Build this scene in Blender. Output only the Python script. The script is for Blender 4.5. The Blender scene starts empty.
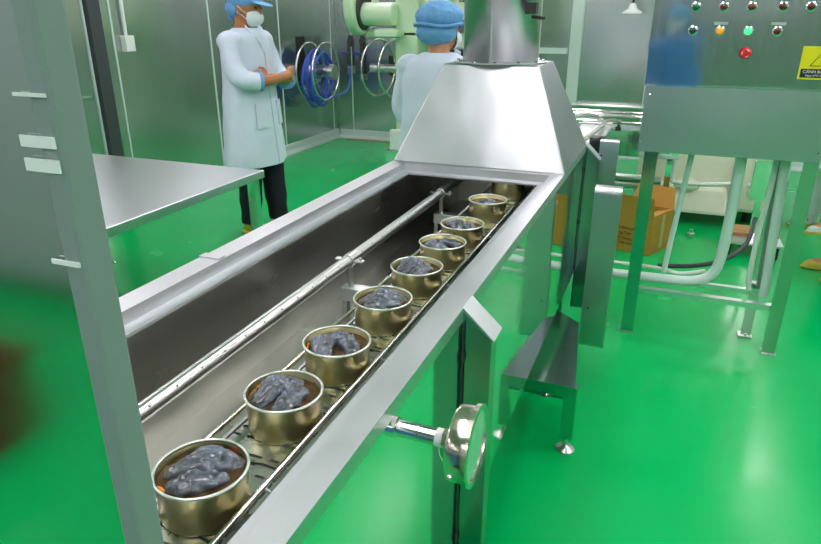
import bpy, bmesh, math, random
from mathutils import Vector, Matrix, noise
random.seed(7)
S = bpy.context.scene
COL = S.collection
PI = math.pi

# ------------------------------------------------------------------ materials
def srgb(h):
    v = [int(h[i:i+2], 16)/255 for i in (0, 2, 4)]
    return [((c+0.055)/1.055)**2.4 if c > 0.04045 else c/12.92 for c in v] + [1]

def mat(name, col, rough=.5, metal=0., spec=.5, coat=0., emit=None, estr=0., trans=0., ior=1.45,
        noise_r=0., nscale=(8, 8, 8), bump=0., bscale=(8, 8, 8), nval=0., aniso=0., sss=0.):
    m = bpy.data.materials.new(name); m.use_nodes = True
    nt = m.node_tree; b = nt.nodes['Principled BSDF']
    c = srgb(col) if isinstance(col, str) else list(col)+[1]
    b.inputs['Base Color'].default_value = c
    b.inputs['Roughness'].default_value = rough
    b.inputs['Metallic'].default_value = metal
    b.inputs['Specular IOR Level'].default_value = spec
    b.inputs['Coat Weight'].default_value = coat
    b.inputs['Coat Roughness'].default_value = .08
    b.inputs['IOR'].default_value = ior
    b.inputs['Transmission Weight'].default_value = trans
    b.inputs['Anisotropic'].default_value = aniso
    if sss:
        b.inputs['Subsurface Weight'].default_value = sss
        b.inputs['Subsurface Scale'].default_value = .01
    if emit:
        b.inputs['Emission Color'].default_value = srgb(emit)
        b.inputs['Emission Strength'].default_value = estr
    def tex(scale, detail=4):
        tc = nt.nodes.new('ShaderNodeTexCoord'); mp = nt.nodes.new('ShaderNodeMapping')
        mp.inputs['Scale'].default_value = scale
        nz = nt.nodes.new('ShaderNodeTexNoise'); nz.inputs['Detail'].default_value = detail
        nz.inputs['Scale'].default_value = 1
        nt.links.new(tc.outputs['Object'], mp.inputs['Vector']); nt.links.new(mp.outputs[0], nz.inputs['Vector'])
        return nz
    if noise_r:
        nz = tex(nscale); mr = nt.nodes.new('ShaderNodeMapRange')
        mr.inputs['From Min'].default_value = .3; mr.inputs['From Max'].default_value = .7
        mr.inputs['To Min'].default_value = max(.02, rough-noise_r); mr.inputs['To Max'].default_value = rough+noise_r
        nt.links.new(nz.outputs['Fac'], mr.inputs['Value']); nt.links.new(mr.outputs[0], b.inputs['Roughness'])
    if nval:
        nz = tex(nscale); mr = nt.nodes.new('ShaderNodeMapRange')
        mr.inputs['From Min'].default_value = .3; mr.inputs['From Max'].default_value = .7
        mr.inputs['To Min'].default_value = 1-nval; mr.inputs['To Max'].default_value = 1+nval
        vm = nt.nodes.new('ShaderNodeVectorMath'); vm.operation = 'SCALE'
        vm.inputs[0].default_value = c[:3]
        nt.links.new(nz.outputs['Fac'], mr.inputs['Value']); nt.links.new(mr.outputs[0], vm.inputs['Scale'])
        nt.links.new(vm.outputs[0], b.inputs['Base Color'])
    if bump:
        nz = tex(bscale, 2); bp = nt.nodes.new('ShaderNodeBump')
        bp.inputs['Strength'].default_value = 1; bp.inputs['Distance'].default_value = bump
        nt.links.new(nz.outputs['Fac'], bp.inputs['Height']); nt.links.new(bp.outputs[0], b.inputs['Normal'])
    return m

M = {}
M['floor'] = mat('green_epoxy', '00b45c', .22, spec=.28, noise_r=.06, nscale=(2, 2, 2), nval=.04, bump=.001, bscale=(5, 5, 5))
M['wall'] = mat('wall_steel', (.55, .60, .59), .24, 1, noise_r=.03, nscale=(3, 3, .8))
M['seam'] = mat('pale_sealant', 'c2d6cf', .5)
M['curb'] = mat('pale_curb', 'b8ccc6', .35)
M['ceil'] = mat('ceiling_panel', 'c9d4d2', .6)
M['lamp'] = mat('lamp_diffuser', 'ffffff', .5, emit='fff0f7', estr=20)
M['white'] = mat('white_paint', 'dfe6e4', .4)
M['steel'] = mat('satin_steel', (.68, .70, .71), .3, 1, noise_r=.03, nscale=(6, 6, 6))
M['rim'] = mat('rim_steel', (.62, .645, .67), .42, 1, noise_r=.04, nscale=(9, 5, 9), nval=.03)
M['mirror'] = mat('polished_steel', (.86, .90, .88), .06, 1, noise_r=.02, nscale=(3, 3, 3), bump=.004, bscale=(2.2, 2.2, 1.6))
M['hood'] = mat('hood_steel', (.52, .55, .58), .32, 1, noise_r=.04, nscale=(5, 5, 3), bump=.008, bscale=(3.2, 3, 2.4))
M['duct'] = mat('duct_steel', (.56, .58, .60), .36, 1, noise_r=.04, nscale=(12, 12, 1), nval=.03)
M['inner'] = mat('trough_steel', (.50, .51, .47), .32, 1, noise_r=.06, nscale=(5, 2, 5), nval=.12)
M['table'] = mat('table_steel', (.72, .74, .77), .33, 1)
M['belt'] = mat('belt_steel', (.42, .46, .42), .3, 1, noise_r=.08, nscale=(20, 20, 20), nval=.15)
M['pipe'] = mat('pipe_steel', (.66, .67, .66), .28, 1)
M['chrome'] = mat('chrome', (.75, .74, .72), .1, 1)
M['gauge'] = mat('gauge_case', (.72, .64, .54), .16, 1)
M['dark'] = mat('dark_metal', (.05, .055, .055), .4, .6)
M['black'] = mat('black_plastic', '15181a', .45)
M['panel'] = mat('panel_steel', (.56, .62, .61), .09, 1, nval=.03, nscale=(60, 60, 3), noise_r=.03, bump=.0025, bscale=(3, 3, 3))
M['door'] = mat('door_steel', (.60, .64, .63), .12, 1, noise_r=.03, nscale=(2, 2, 30))
M['legs'] = mat('leg_steel', (.45, .50, .47), .1, 1)
M['plate'] = mat('plate_steel', (.34, .42, .42), .2, 1)
M['seal'] = mat('grey_seal', '7d8d8a', .5)
M['added_grey'] = mat('added_cabinet_paint', 'a9b3b5', .5)
M['panel_low'] = mat('panel_satin_steel', (.46, .50, .53), .36, 1, noise_r=.04, nscale=(4, 4, 4))
M['can'] = mat('gold_lacquer', (.50, .45, .23), .30, 1, noise_r=.03, nscale=(20, 20, 20))
M['canrim'] = mat('can_rim', (.66, .74, .66), .34, 1)
M['sauce'] = mat('brown_sauce', (.085, .045, .018), .06, spec=.6, nval=.3, nscale=(40, 40, 40))
M['fish'] = mat('fish_skin', (.075, .092, .125), .28, spec=.8, nval=.95, nscale=(32, 60, 32), bump=.0018, bscale=(110, 110, 110), coat=.35)
M['chilli'] = mat('chilli', 'd83a12', .3)
M['carrot'] = mat('carrot', 'e0861c', .35)
M['coat'] = mat('coat_cloth', 'd3dff0', .8, nval=.03, nscale=(6, 6, 6), bump=.01, bscale=(9, 9, 5))
M['cuff'] = mat('cuff_blue', '6fa6d8', .8)
M['cap'] = mat('cap_blue', '6ea8dc', .75, bump=.008, bscale=(25, 25, 25), nval=.08, nscale=(14, 14, 14))
M['gown'] = mat('gown_blue', '4a86c4', .75)
M['skin'] = mat('skin', 'b87a50', .5, sss=.1)
M['skin2'] = mat('skin_light', 'c58b66', .5)
M['mask'] = mat('mask_white', 'dfe9ec', .8)
M['trouser'] = mat('navy_cloth', '171a26', .8)
M['shoe'] = mat('yellow_shoe', 'c9b84a', .45, nval=.1, nscale=(30, 30, 30))
M['boot'] = mat('white_boot', 'd6e2e4', .3)
M['eye'] = mat('eye_dark', '120c0a', .2)
M['mint'] = mat('mint_paint', 'c6e0bf', .35)
M['cream'] = mat('cream_paint', 'dde2cc', .4)
M['hose'] = mat('blue_hose', '4660cc', .35)
M['bluep'] = mat('blue_plastic', '3648b0', .4)
M['pvc'] = mat('white_pvc', 'c6ddd6', .3)
M['pvc2'] = mat('white_tube', 'd5e2da', .3)
M['card'] = mat('cardboard', 'b58a38', .8, nval=.06, nscale=(6, 6, 30))
M['card2'] = mat('cardboard_inside', 'c9964a', .8)
M['ink'] = mat('ink', '2a2414', .7)
M['tape'] = mat('tape', 'c2ad70', .3)
M['yellow'] = mat('yellow_sticker', 'd6cf08', .5)
M['wood'] = mat('board_wood', 'b08a58', .7, nval=.15, nscale=(4, 40, 40))
M['red'] = mat('red_plastic', '5e160e', .4)
M['estop'] = mat('red_button', 'c81824', .3)
M['lred'] = mat('red_lens', '5a0a14', .12, coat=.6)
M['lgreen'] = mat('green_lens', '0a6a48', .12, coat=.6)
M['ldark'] = mat('dark_green_lens', '06382c', .12, coat=.6)
M['lamber'] = mat('amber_lens', 'e8930c', .2, emit='f09410', estr=.5)
M['llit'] = mat('lit_green_lens', '30e070', .2, emit='38f080', estr=1.6)
M['gglass'] = mat('gauge_glass', (.35, .5, .45), .04, 0, spec=.9, coat=1)
M['teflon'] = mat('white_tape', 'e8ecea', .6)
M['rubber'] = mat('grey_rubber', '3c4346', .6)
M['brick'] = mat('brown_strip', '8f8c6c', .6)

# ------------------------------------------------------------------ helpers
def empty(name, loc, label, cat, group=None, rz=0):
    o = bpy.data.objects.new(name, None); COL.objects.link(o)
    o.empty_display_size = .05
    o.location = loc; o.rotation_euler = (0, 0, rz)
    o['label'] = label; o['category'] = cat
    if group: o['group'] = group
    return o
def wloc(o):
    v = Vector((0, 0, 0))
    while o is not None:
        v += o.location; o = o.parent
    return v
def mk(name, bm, m, parent=None, smooth=None, bevel=0, label=None, cat=None, group=None, kind=None, local=False, loc=None):
    """bm in world coordinates; linked as one mesh object (child coords moved to the parent)"""
    bmesh.ops.recalc_face_normals(bm, faces=bm.faces)
    me = bpy.data.meshes.new(name)
    o = bpy.data.objects.new(name, me); COL.objects.link(o)
    if parent is not None:
        o.parent = parent
        if not local:
            bmesh.ops.translate(bm, verts=bm.verts, vec=-wloc(parent))
    elif loc is not None:
        bmesh.ops.translate(bm, verts=bm.verts, vec=-Vector(loc)); o.location = loc
    bm.to_mesh(me); bm.free()
    me.materials.append(M[m])
    if smooth is not None:
        for p in me.polygons: p.use_smooth = True
        try:
            me.set_sharp_from_angle(angle=math.radians(smooth))
        except Exception: pass
    if bevel:
        md = o.modifiers.new('bevel', 'BEVEL'); md.width = bevel; md.segments = 2; md.limit_method = 'ANGLE'
    if label: o['label'] = label
    if cat: o['category'] = cat
    if group: o['group'] = group
    if kind: o['kind'] = kind
    return o
def B(): return bmesh.new()
def box(bm, lo, hi):
    x0, y0, z0 = lo; x1, y1, z1 = hi
    v = [bm.verts.new(p) for p in ((x0,y0,z0),(x1,y0,z0),(x1,y1,z0),(x0,y1,z0),(x0,y0,z1),(x1,y0,z1),(x1,y1,z1),(x0,y1,z1))]
    for f in ((0,3,2,1),(4,5,6,7),(0,1,5,4),(1,2,6,5),(2,3,7,6),(3,0,4,7)): bm.faces.new([v[i] for i in f])
    return bm
def hexa(bm, pts):
    v = [bm.verts.new(p) for p in pts]
    for f in ((0,3,2,1),(4,5,6,7),(0,1,5,4),(1,2,6,5),(2,3,7,6),(3,0,4,7)): bm.faces.new([v[i] for i in f])
    return bm
def prism(bm, prof, plane, a, b):
    """extrude closed 2D profile: plane 'xz' along y, 'xy' along z, 'yz' along x"""
    def P(p, t):
        return {'xz': (p[0], t, p[1]), 'xy': (p[0], p[1], t), 'yz': (t, p[0], p[1])}[plane]
    A = [bm.verts.new(P(p, a)) for p in prof]; C = [bm.verts.new(P(p, b)) for p in prof]
    n = len(prof)
    bm.faces.new(A); bm.faces.new(C[::-1])
    for i in range(n): bm.faces.new((A[i], C[i], C[(i+1) % n], A[(i+1) % n]))
    return bm
def loft(bm, rings, close=True):
    R = [[bm.verts.new(p) for p in r] for r in rings]; n = len(R[0])
    for a, b in zip(R, R[1:]):
        for i in range(n): bm.faces.new((a[i], a[(i+1) % n], b[(i+1) % n], b[i]))
    if close: bm.faces.new(R[0][::-1]); bm.faces.new(R[-1])
    return bm
def smoothpath(pts, k=6):
    pts = [Vector(p) for p in pts]
    if len(pts) < 3: return pts
    out = []
    for i in range(len(pts)-1):
        p0 = pts[max(i-1, 0)]; p1 = pts[i]; p2 = pts[i+1]; p3 = pts[min(i+2, len(pts)-1)]
        for j in range(k):
            t = j/k
            out.append(.5*((2*p1)+(-p0+p2)*t+(2*p0-5*p1+4*p2-p3)*t*t+(-p0+3*p1-3*p2+p3)*t**3))
    return out+[pts[-1]]
def tube(bm, pts, r, n=14, closed=False):
    """r: number or list"""
    pts = [Vector(p) for p in pts]; N = len(pts)
    rs = r if isinstance(r, (list, tuple)) else [r]*N
    t0 = (pts[1]-pts[0]).normalized()
    up = Vector((0, 0, 1)) if abs(t0.z) < .9 else Vector((1, 0, 0))
    u = t0.cross(up).normalized(); rings = []
    for i, p in enumerate(pts):
        if closed: t = (pts[(i+1) % N]-pts[i-1]).normalized()
        else: t = (pts[min(i+1, N-1)]-pts[max(i-1, 0)]).normalized()
        u = (u-t*u.dot(t)).normalized(); w = t.cross(u)
        rings.append([p+(u*math.cos(2*PI*k/n)+w*math.sin(2*PI*k/n))*rs[i] for k in range(n)])
    if closed:
        R = [[bm.verts.new(p) for p in rr] for rr in rings]
        for i in range(N):
            a = R[i]; b = R[(i+1) % N]
            if i == N-1:
                off = min(range(n), key=lambda s: (a[0].co-b[s].co).length)
                b = b[off:]+b[:off]
            for k in range(n): bm.faces.new((a[k], a[(k+1) % n], b[(k+1) % n], b[k]))
        return bm
    return loft(bm, rings)
def cyl(bm, a, b, r, r2=None, n=24): return tube(bm, [a, b], [r, r if r2 is None else r2], n)
def lathe(bm, prof, c, axis=(0, 0, 1), n=32, capped=False):
    """prof: (r, h) pairs along axis from c"""
    ax = Vector(axis).normalized(); up = Vector((0, 0, 1)) if abs(ax.z) < .9 else Vector((1, 0, 0))
    u = ax.cross(up).normalized(); w = ax.cross(u); c = Vector(c)
    rings = [[c+ax*h+(u*math.cos(2*PI*k/n)+w*math.sin(2*PI*k/n))*max(r, 1e-4) for k in range(n)] for r, h in prof]
    return loft(bm, rings, close=capped)
def ellipsoid(bm, c, r, rot=None, seg=20, rings=12):
    res = bmesh.ops.create_uvsphere(bm, u_segments=seg, v_segments=rings, radius=1)
    m = Matrix.Translation(c) @ (rot.to_4x4() if rot else Matrix.Identity(4)) @ Matrix.Diagonal((r[0], r[1], r[2], 1))
    bmesh.ops.transform(bm, matrix=m, verts=res['verts'])
    return res['verts']
def ring(bm, c, R, r, axis, n=48, m=8, sy=1):
    ax = Vector(axis).normalized(); up = Vector((0, 0, 1)) if abs(ax.z) < .9 else Vector((1, 0, 0))
    u = ax.cross(up).normalized(); w = ax.cross(u); c = Vector(c)
    return tube(bm, [c+(u*math.cos(2*PI*k/n)+w*math.sin(2*PI*k/n))*R for k in range(n)], r, m, closed=True)
def voxel(bm, size, smooth_it=4):
    """union everything in bm into one continuous surface"""
    bmesh.ops.recalc_face_normals(bm, faces=bm.faces)
    me = bpy.data.meshes.new('tmp'); bm.to_mesh(me); bm.free()
    o = bpy.data.objects.new('tmp', me); COL.objects.link(o)
    md = o.modifiers.new('r', 'REMESH'); md.mode = 'VOXEL'; md.voxel_size = size
    if smooth_it:
        sm = o.modifiers.new('s', 'SMOOTH'); sm.iterations = smooth_it; sm.factor = .5
    dg = bpy.context.evaluated_depsgraph_get(); dg.update()
    out = bmesh.new(); out.from_mesh(o.evaluated_get(dg).to_mesh())
    bpy.data.objects.remove(o)
    return out
def text(name, s, m, size, origin, xdir, ydir, parent, depth=.0008, align='LEFT'):
    cu = bpy.data.curves.new('txt', 'FONT'); cu.body = s; cu.size = size; cu.extrude = depth; cu.align_x = align
    o = bpy.data.objects.new('txt', cu); COL.objects.link(o)
    dg = bpy.context.evaluated_depsgraph_get(); dg.update()
    bm = bmesh.new(); bm.from_mesh(o.evaluated_get(dg).to_mesh()); bpy.data.objects.remove(o)
    x = Vector(xdir).normalized(); y = Vector(ydir).normalized(); z = x.cross(y)
    mt = Matrix((x, y, z)).transposed().to_4x4(); mt.translation = Vector(origin)
    bmesh.ops.transform(bm, matrix=mt, verts=bm.verts)
    return mk(name, bm, m, parent)
def struct(name, bm, m, **k): return mk(name, bm, m, kind='structure', **k)

# ------------------------------------------------------------------ camera
cam = bpy.data.cameras.new('camera'); co = bpy.data.objects.new('camera', cam); COL.objects.link(co)
cam.sensor_width = 36; cam.lens = 36*645/821; cam.clip_start = .02
co.location = (0, 0, 1.6)
co.rotation_euler = (math.radians(90-21.8), 0, math.radians(21.6))
S.camera = co
cam.dof.use_dof = False

# ------------------------------------------------------------------ room
XL, XR, YB, YF, ZC = -4.3, 5.2, 8.08, -4.2, 3.0
struct('floor', box(B(), (XL-.1, YF-.1, -.1), (XR+.1, YB+.1, 0)), 'floor')
struct('ceiling', box(B(), (XL-.1, YF-.1, ZC), (XR+.1, YB+.1, ZC+.1)), 'ceil')
wl = struct('wall_left', box(B(), (XL-.1, YF-.1, 0), (XL, YB+.1, ZC)), 'wall')
wb = struct('wall_back', box(B(), (XL, YB, 0), (XR, YB+.1, ZC)), 'wall')
wr = struct('wall_right', box(B(), (XR, YF-.1, 0), (XR+.1, YB+.1, ZC)), 'wall')
wf = struct('wall_front', box(B(), (XL, YF-.1, 0), (XR, YF, ZC)), 'wall')
def curb(name, axis, wall, a, b, sgn):
    prof = [(0, 0), (sgn*.07, 0), (sgn*.07, .015), (sgn*.035, .05), (sgn*.02, .11), (0, .12)]
    if axis == 'y': struct(name, prism(B(), [(wall+p, q) for p, q in prof], 'xz', a, b), 'curb')
    else: struct(name, prism(B(), [(wall+p, q) for p, q in prof], 'yz', a, b), 'curb')
curb('baseboard_left', 'y', XL, 4.35, YB, 1)
curb('baseboard_back', 'x', YB, XL+.07, XR, -1)
# seams of the wall panels
ys = [4.295, 5.53, 6.765, 8.0]
for i, y in enumerate(ys):
    bm = B(); box(bm, (XL, y-.008, .12), (XL+.006, y+.008, ZC)); struct('trim_%d' % (i+1), bm, 'seam')
for i, x in enumerate([-4.04, -2.8, -1.56, -.32, .92, 2.16]):
    bm = B(); box(bm, (x-.008, YB-.006, .12), (x+.008, YB, ZC)); struct('trim_%d' % (i+5), bm, 'seam')
# cream strip pieces at foot of the back wall
bm = B(); box(bm, (-4.1, 7.93, 0), (-2.7, 8.01, .012)); struct('trim_20', bm, 'brick')
# door on the left wall
door = struct('door_1', box(B(), (XL, 3.0, .02), (XL+.05, 4.0, 2.3)), 'wall')
bm = B()
box(bm, (XL, 4.0, 0), (XL+.09, 4.12, 2.4)); box(bm, (XL, 2.85, 0), (XL+.09, 3.0, 2.4)); box(bm, (XL, 3.0, 2.3), (XL+.09, 4.0, 2.4))
mk('door_frame', bm, 'rubber', door)
bm = B(); box(bm, (XL+.05, 3.97, .02), (XL+.06, 3.985, 2.28)); mk('edge_strip', bm, 'curb', door)
bm = B(); cyl(bm, (XL+.05, 3.85, 1.0), (XL+.11, 3.85, 1.0), .012); cyl(bm, (XL+.11, 3.87, 1.0), (XL+.11, 3.73, 1.0), .01); mk('door_handle', bm, 'chrome', door)

# ceiling lights
def ceiling_light(x, y, rot, label):
    t = empty('ceiling_light', (x, y, ZC), label, 'ceiling light', 'fluorescent fittings on the ceiling')
    w, l = (.30, 1.25) if rot == 0 else (1.25, .30)
    bm = B(); box(bm, (x-w/2, y-l/2, ZC-.05), (x+w/2, y+l/2, ZC)); mk('housing', bm, 'white', t)
    bm = B(); box(bm, (x-w/2+.02, y-l/2+.02, ZC-.062), (x+w/2-.02, y+l/2-.02, ZC-.0501)); mk('diffuser', bm, 'lamp', t)
cnt = 0
for y, row in ((-3.1, 'nearest the front wall'), (-1.2, 'second row from the front wall'), (.6, 'in the row above the trough'), (2.6, 'in the row above the hood'), (4.6, 'in the row over the floor behind the hood'), (6.6, 'nearest the back wall')):
    for x, cn in ((-3.2, 'left column'), (-.9, 'centre-left column'), (1.4, 'centre-right column'), (3.7, 'right column')):
        if (x, y) == (-.9, 2.6): x = -.25
        ceiling_light(x, y, 0, 'long white ceiling light %s, %s' % (row, cn))

# ------------------------------------------------------------------ wall fittings
t = empty('junction_box', (XL, 4.44, 1.34), 'white switch box with conduit on the left steel wall', 'switch box')
mk('box_body', box(B(), (XL, 4.365, 1.31), (XL+.06, 4.465, 1.435)), 'white', t, bevel=.006)
bm = B(); tube(bm, [(XL+.025, 4.41, 1.43), (XL+.025, 4.41, ZC)], .014); mk('conduit', bm, 'white', t)

# hose reel with blue hose
rc = Vector((XL, 7.22, .95))
t = empty('hose_reel', rc, 'wheel hose reel wound with blue hose on left wall', 'hose reel')
bm = B(); box(bm, (XL+.001, 7.16, .78), (XL+.03, 7.28, 1.35)); box(bm, (XL+.03, 7.18, .9), (XL+.12, 7.26, 1.0)); mk('bracket', bm, 'dark', t)
bm = B(); cyl(bm, (XL+.05, 7.22, .95), (XL+.4, 7.22, .95), .075); cyl(bm, (XL+.4, 7.22, .95), (XL+.46, 7.22, .95), .09, .085); mk('drum', bm, 'pipe', t, smooth=40)
for i, x in enumerate((XL+.12, XL+.34)):
    bm = B(); ring(bm, (x, 7.22, .95), .33, .014, (1, 0, 0))
    for k in range(4):
        a = k*PI/2+.4; cyl(bm, (x, 7.22+.07*math.cos(a), .95+.07*math.sin(a)), (x, 7.22+.33*math.cos(a), .95+.33*math.sin(a)), .007)
    mk('rim_wheel', bm, 'chrome', t, smooth=60)
bm = B()
for i in range(9):
    x = XL+.15+.02*i; R = .235+.018*math.sin(i*2.1)
    drop = .06+.05*math.sin(i*1.3)
    tube(bm, [(x+.01*math.sin(k*.5+i), 7.22+R*1.05*math.cos(2*PI*k/40), .95-drop+R*(1.1 if math.sin(2*PI*k/40) > 0 else 1.25)*math.sin(2*PI*k/40)) for k in range(40)], .014, 8, closed=True)
tube(bm, smoothpath([(XL+.3, 7.22, .62), (XL+.4, 7.5, .66), (XL+.36, 7.75, .7), (XL+.28, 7.98, .82), (-4.05, 8.02, .98), (-4.05, 8.03, 1.05)]), .014, 8)
mk('coiled_hose', bm, 'hose', t, smooth=60)
# taps
for i, (x, lab) in enumerate(((-4.05, 'wall tap joined to the blue hose, left one of the pair'), (-3.87, 'capped wall tap with blue lever, right one of the pair'))):
    t = empty('wall_tap', (x, YB, 1.1), lab, 'tap', 'wall taps beside the hose reel')
    bm = B(); cyl(bm, (x, YB-.05, .93 if i == 0 else .82), (x, YB-.05, 1.3), .022); cyl(bm, (x, YB, 1.27), (x, YB-.06, 1.27), .028); box(bm, (x-.03, YB-.008, 1.2), (x+.03, YB, 1.34)); mk('tap_body', bm, 'rubber', t, smooth=40)
    bm = B(); cyl(bm, (x, YB-.05, 1.12), (x, YB-.1, 1.12), .01); box(bm, (x-.09, YB-.115, 1.11), (x+.02, YB-.09, 1.135)); mk('lever', bm, 'bluep', t, bevel=.004)
    bm = B(); cyl(bm, (x, YB-.05, .86 if i == 0 else .78), (x, YB-.05, .96 if i == 0 else .86), .026); mk('coupling', bm, 'pipe', t, smooth=40)
# second reel: bare wheels on back wall
t = empty('hose_reel', (-3.35, YB, .95), 'empty wheel hose reel on back wall behind pale green machine', 'hose reel')
bm = B(); cyl(bm, (-3.6, 7.75, .97), (-3.2, 7.75, .97), .05); mk('drum', bm, 'pipe', t, smooth=40)
bm = B(); box(bm, (-3.42, 7.75, .93), (-3.38, YB, 1.0)); box(bm, (-3.5, YB-.015, .85), (-3.3, YB, 1.1)); mk('bracket', bm, 'dark', t)
for x in (-3.50, -3.27):
    bm = B(); ring(bm, (x, 7.75, .97), .34, .013, (1, -.25, 0))
    for k in range(4):
        a = k*PI/2+.1; cyl(bm, (x, 7.75, .97), (x+.0, 7.75+.33*math.cos(a), .97+.33*math.sin(a)), .006)
    mk('rim_wheel', bm, 'chrome', t, smooth=60)
# rail along back wall, right part, and pale post
t = empty('wall_rail', (-1.1, YB, .6), 'horizontal steel bumper rail low on the back wall', 'rail')
bm = B(); tube(bm, [(-1.1, YB-.08, .6), (4.8, YB-.08, .6)], .025); mk('rail_pipe', bm, 'pipe', t, smooth=60)
for x in (-.95, -.3, .5, 1.6, 2.9, 4.2):
    bm = B(); cyl(bm, (x, YB, .6), (x, YB-.08, .6), .018); mk('stand_off', bm, 'pipe', t, smooth=60)
struct('trim_30', box(B(), (-1.2, YB-.05, .12), (-1.07, YB, ZC)), 'seam')
mk('wall_shelf', box(B(), (-2.2, YB-.1, 1.17), (-1.22, YB, 1.23)), 'pvc', label='pale green ledge on back wall behind the round duct', cat='ledge')
t = empty('hanging_lamp', (-.52, 7.6, 1.62), 'small white hanging nozzle lamp beside the control cabinet top', 'lamp')
bm = B(); lathe(bm, [(.0, .11), (.03, .1), (.045, .05), (.1, .02), (.1, 0), (.0, 0)], (-.52, 7.6, 1.6)); mk('lamp_shade', bm, 'white', t, smooth=50)
bm = B(); tube(bm, [(-.52, 7.6, 1.70), (-.52, 7.6, ZC)], .012); mk('cord', bm, 'black', t)

# ------------------------------------------------------------------ table on the left
t = empty('steel_table', (-2.8, 2.4, 0), 'flat stainless steel work table at left of the trough', 'table')
x0, x1, y0, y1 = -3.5, -2.175, 1.25, 3.16
mk('tabletop', box(B(), (x0, y0, .705), (x1, y1, .75)), 'table', t, bevel=.004)
for x in (x0+.05, x1-.05):
    for y in (y0+.05, y1-.05):
        bm = B(); box(bm, (x-.025, y-.025, .03), (x+.025, y+.025, .705)); lathe(bm, [(0, 0), (.03, 0), (.03, .01), (.012, .015), (.012, .04)], (x, y, 0), n=16)
        mk('leg', bm, 'mirror', t)
bm = B()
box(bm, (x0+.075, y0+.04, .18), (x1-.075, y0+.065, .21)); box(bm, (x0+.04, y0+.075, .18), (x0+.065, y1-.075, .21)); mk('crossbar', bm, 'steel', t)

# ------------------------------------------------------------------ the trough machine
ZR = 1.05; XO, XI = -.336, -.382; LO, LI = -1.018, -.96
Y0, Y1, YH = .36, 3.01, 2.39; ZB = .43
mt_ = empty('canning_conveyor', (-.677, 1.7, 0), 'long stainless conveyor trough carrying the row of opened cans', 'conveyor trough')
bm = B()
# right wall outside, left wall outside, near end
box(bm, (XO-.002, Y0, ZB), (XO, Y1, ZR-.001)); mk('side_panel', bm, 'mirror', mt_)
bm = B(); box(bm, (LO, Y0, ZB), (LO+.002, Y1, ZR-.001)); mk('side_panel', bm, 'mirror', mt_)
bm = B(); box(bm, (LO+.002, Y0, ZB), (XO-.002, Y0+.002, ZR-.001)); mk('end_panel', bm, 'mirror', mt_)
# inner walls and bottom
XL2, XR2 = -.925, -.418
bm = B()
box(bm, (XL2-.002, Y0+.05, .74), (XL2, Y1-.02, 1.02)); mk('inner_wall', bm, 'inner', mt_)
bm = B(); box(bm, (XR2, Y0+.05, .74), (XR2+.002, Y1-.02, 1.02)); mk('inner_wall', bm, 'inner', mt_)
bm = B(); box(bm, (XL2-.002, Y1-.02, .735), (XR2+.002, Y1-.018, ZR-.002)); mk('inner_end', bm, 'inner', mt_)
bm = B(); box(bm, (XL2-.002, Y0+.048, .735), (XR2+.002, Y0+.05, ZR-.04)); mk('inner_end', bm, 'inner', mt_)
bm = B(); box(bm, (XL2, Y0+.05, .735), (XR2, Y1-.02, .74)); mk('trough_floor', bm, 'inner', mt_)
# baffle under the hood front (dark gap behind)
# rims: stepped angle profile
def rimL(s, o, i): # returns profile in x,z
    d = 1 if i > o else -1
    return [(o, ZR-.03), (o, ZR), (i, ZR), (i+d*.003, ZR-.028), (i+d*.035, ZR-.03), (i+d*.036, ZR-.036), (i-d*.004, ZR-.034), (i-d*.006, ZR-.004), (o+d*.003, ZR-.004), (o+d*.003, ZR-.03)]
bm = B(); prism(bm, rimL(0, LO-.001, LI), 'xz', Y0, YH+.02); mk('rim', bm, 'rim', mt_)
bm = B(); prism(bm, rimL(0, XO+.001, XI), 'xz', Y0, YH+.6); mk('rim', bm, 'rim', mt_)
bm = B(); prism(bm, [(YH+.03, ZR-.001), (YH-.032, ZR-.001), (YH-.035, ZR-.029), (YH-.068, ZR-.031), (YH-.068, ZR-.037), (YH-.03, ZR-.035), (YH-.028, ZR-.005), (YH+.03, ZR-.005)], 'yz', LI+.001, XI-.001)
mk('rim', bm, 'rim', mt_)
bm = B(); box(bm, (LI, Y0, ZR-.005), (XI, Y0+.05, ZR-.001)); mk('rim', bm, 'rim', mt_)
# joint cover on the left rim
mk('rim_joint', box(B(), (LO-.003, 1.18, ZR-.03), (LI-.004, 1.205, ZR+.0035)), 'rim', mt_)
# divider plates with sloped flanges on the right side
for y in (1.136, 3.005):
    bm = B()
    prism(bm, [(XO, ZR-.004), (XO+.062, ZR-.062), (XO+.062, .25), (XO, .25)], 'xz', y, y+.004)
    box(bm, (XO+.058, y+.004, .25), (XO+.062, y+.045, ZR-.062))
    mk('divider_plate', bm, 'plate', mt_)
    bm = B(); hexa(bm, [(XO-.002, y-.001, ZR-.004), (XO+.066, y-.001, ZR-.067), (XO+.066, y+.066, ZR-.067), (XO-.002, y+.066, ZR-.004),
                        (XO, y-.001, ZR+.001), (XO+.068, y-.001, ZR-.063), (XO+.068, y+.066, ZR-.063), (XO, y+.066, ZR+.001)])
    mk('flange', bm, 'rim', mt_)
    bm = B(); cyl(bm, (XO+.004, y-.006, .25), (XO+.004, y-.006, ZR-.03), .0018, n=10)
    for z in (.45, .68, .93): cyl(bm, (XO+.004, y-.006, z), (XO+.004, y-.006, z+.022), .004, n=10)
    mk('hinge_rod', bm, 'dark', mt_)
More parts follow.
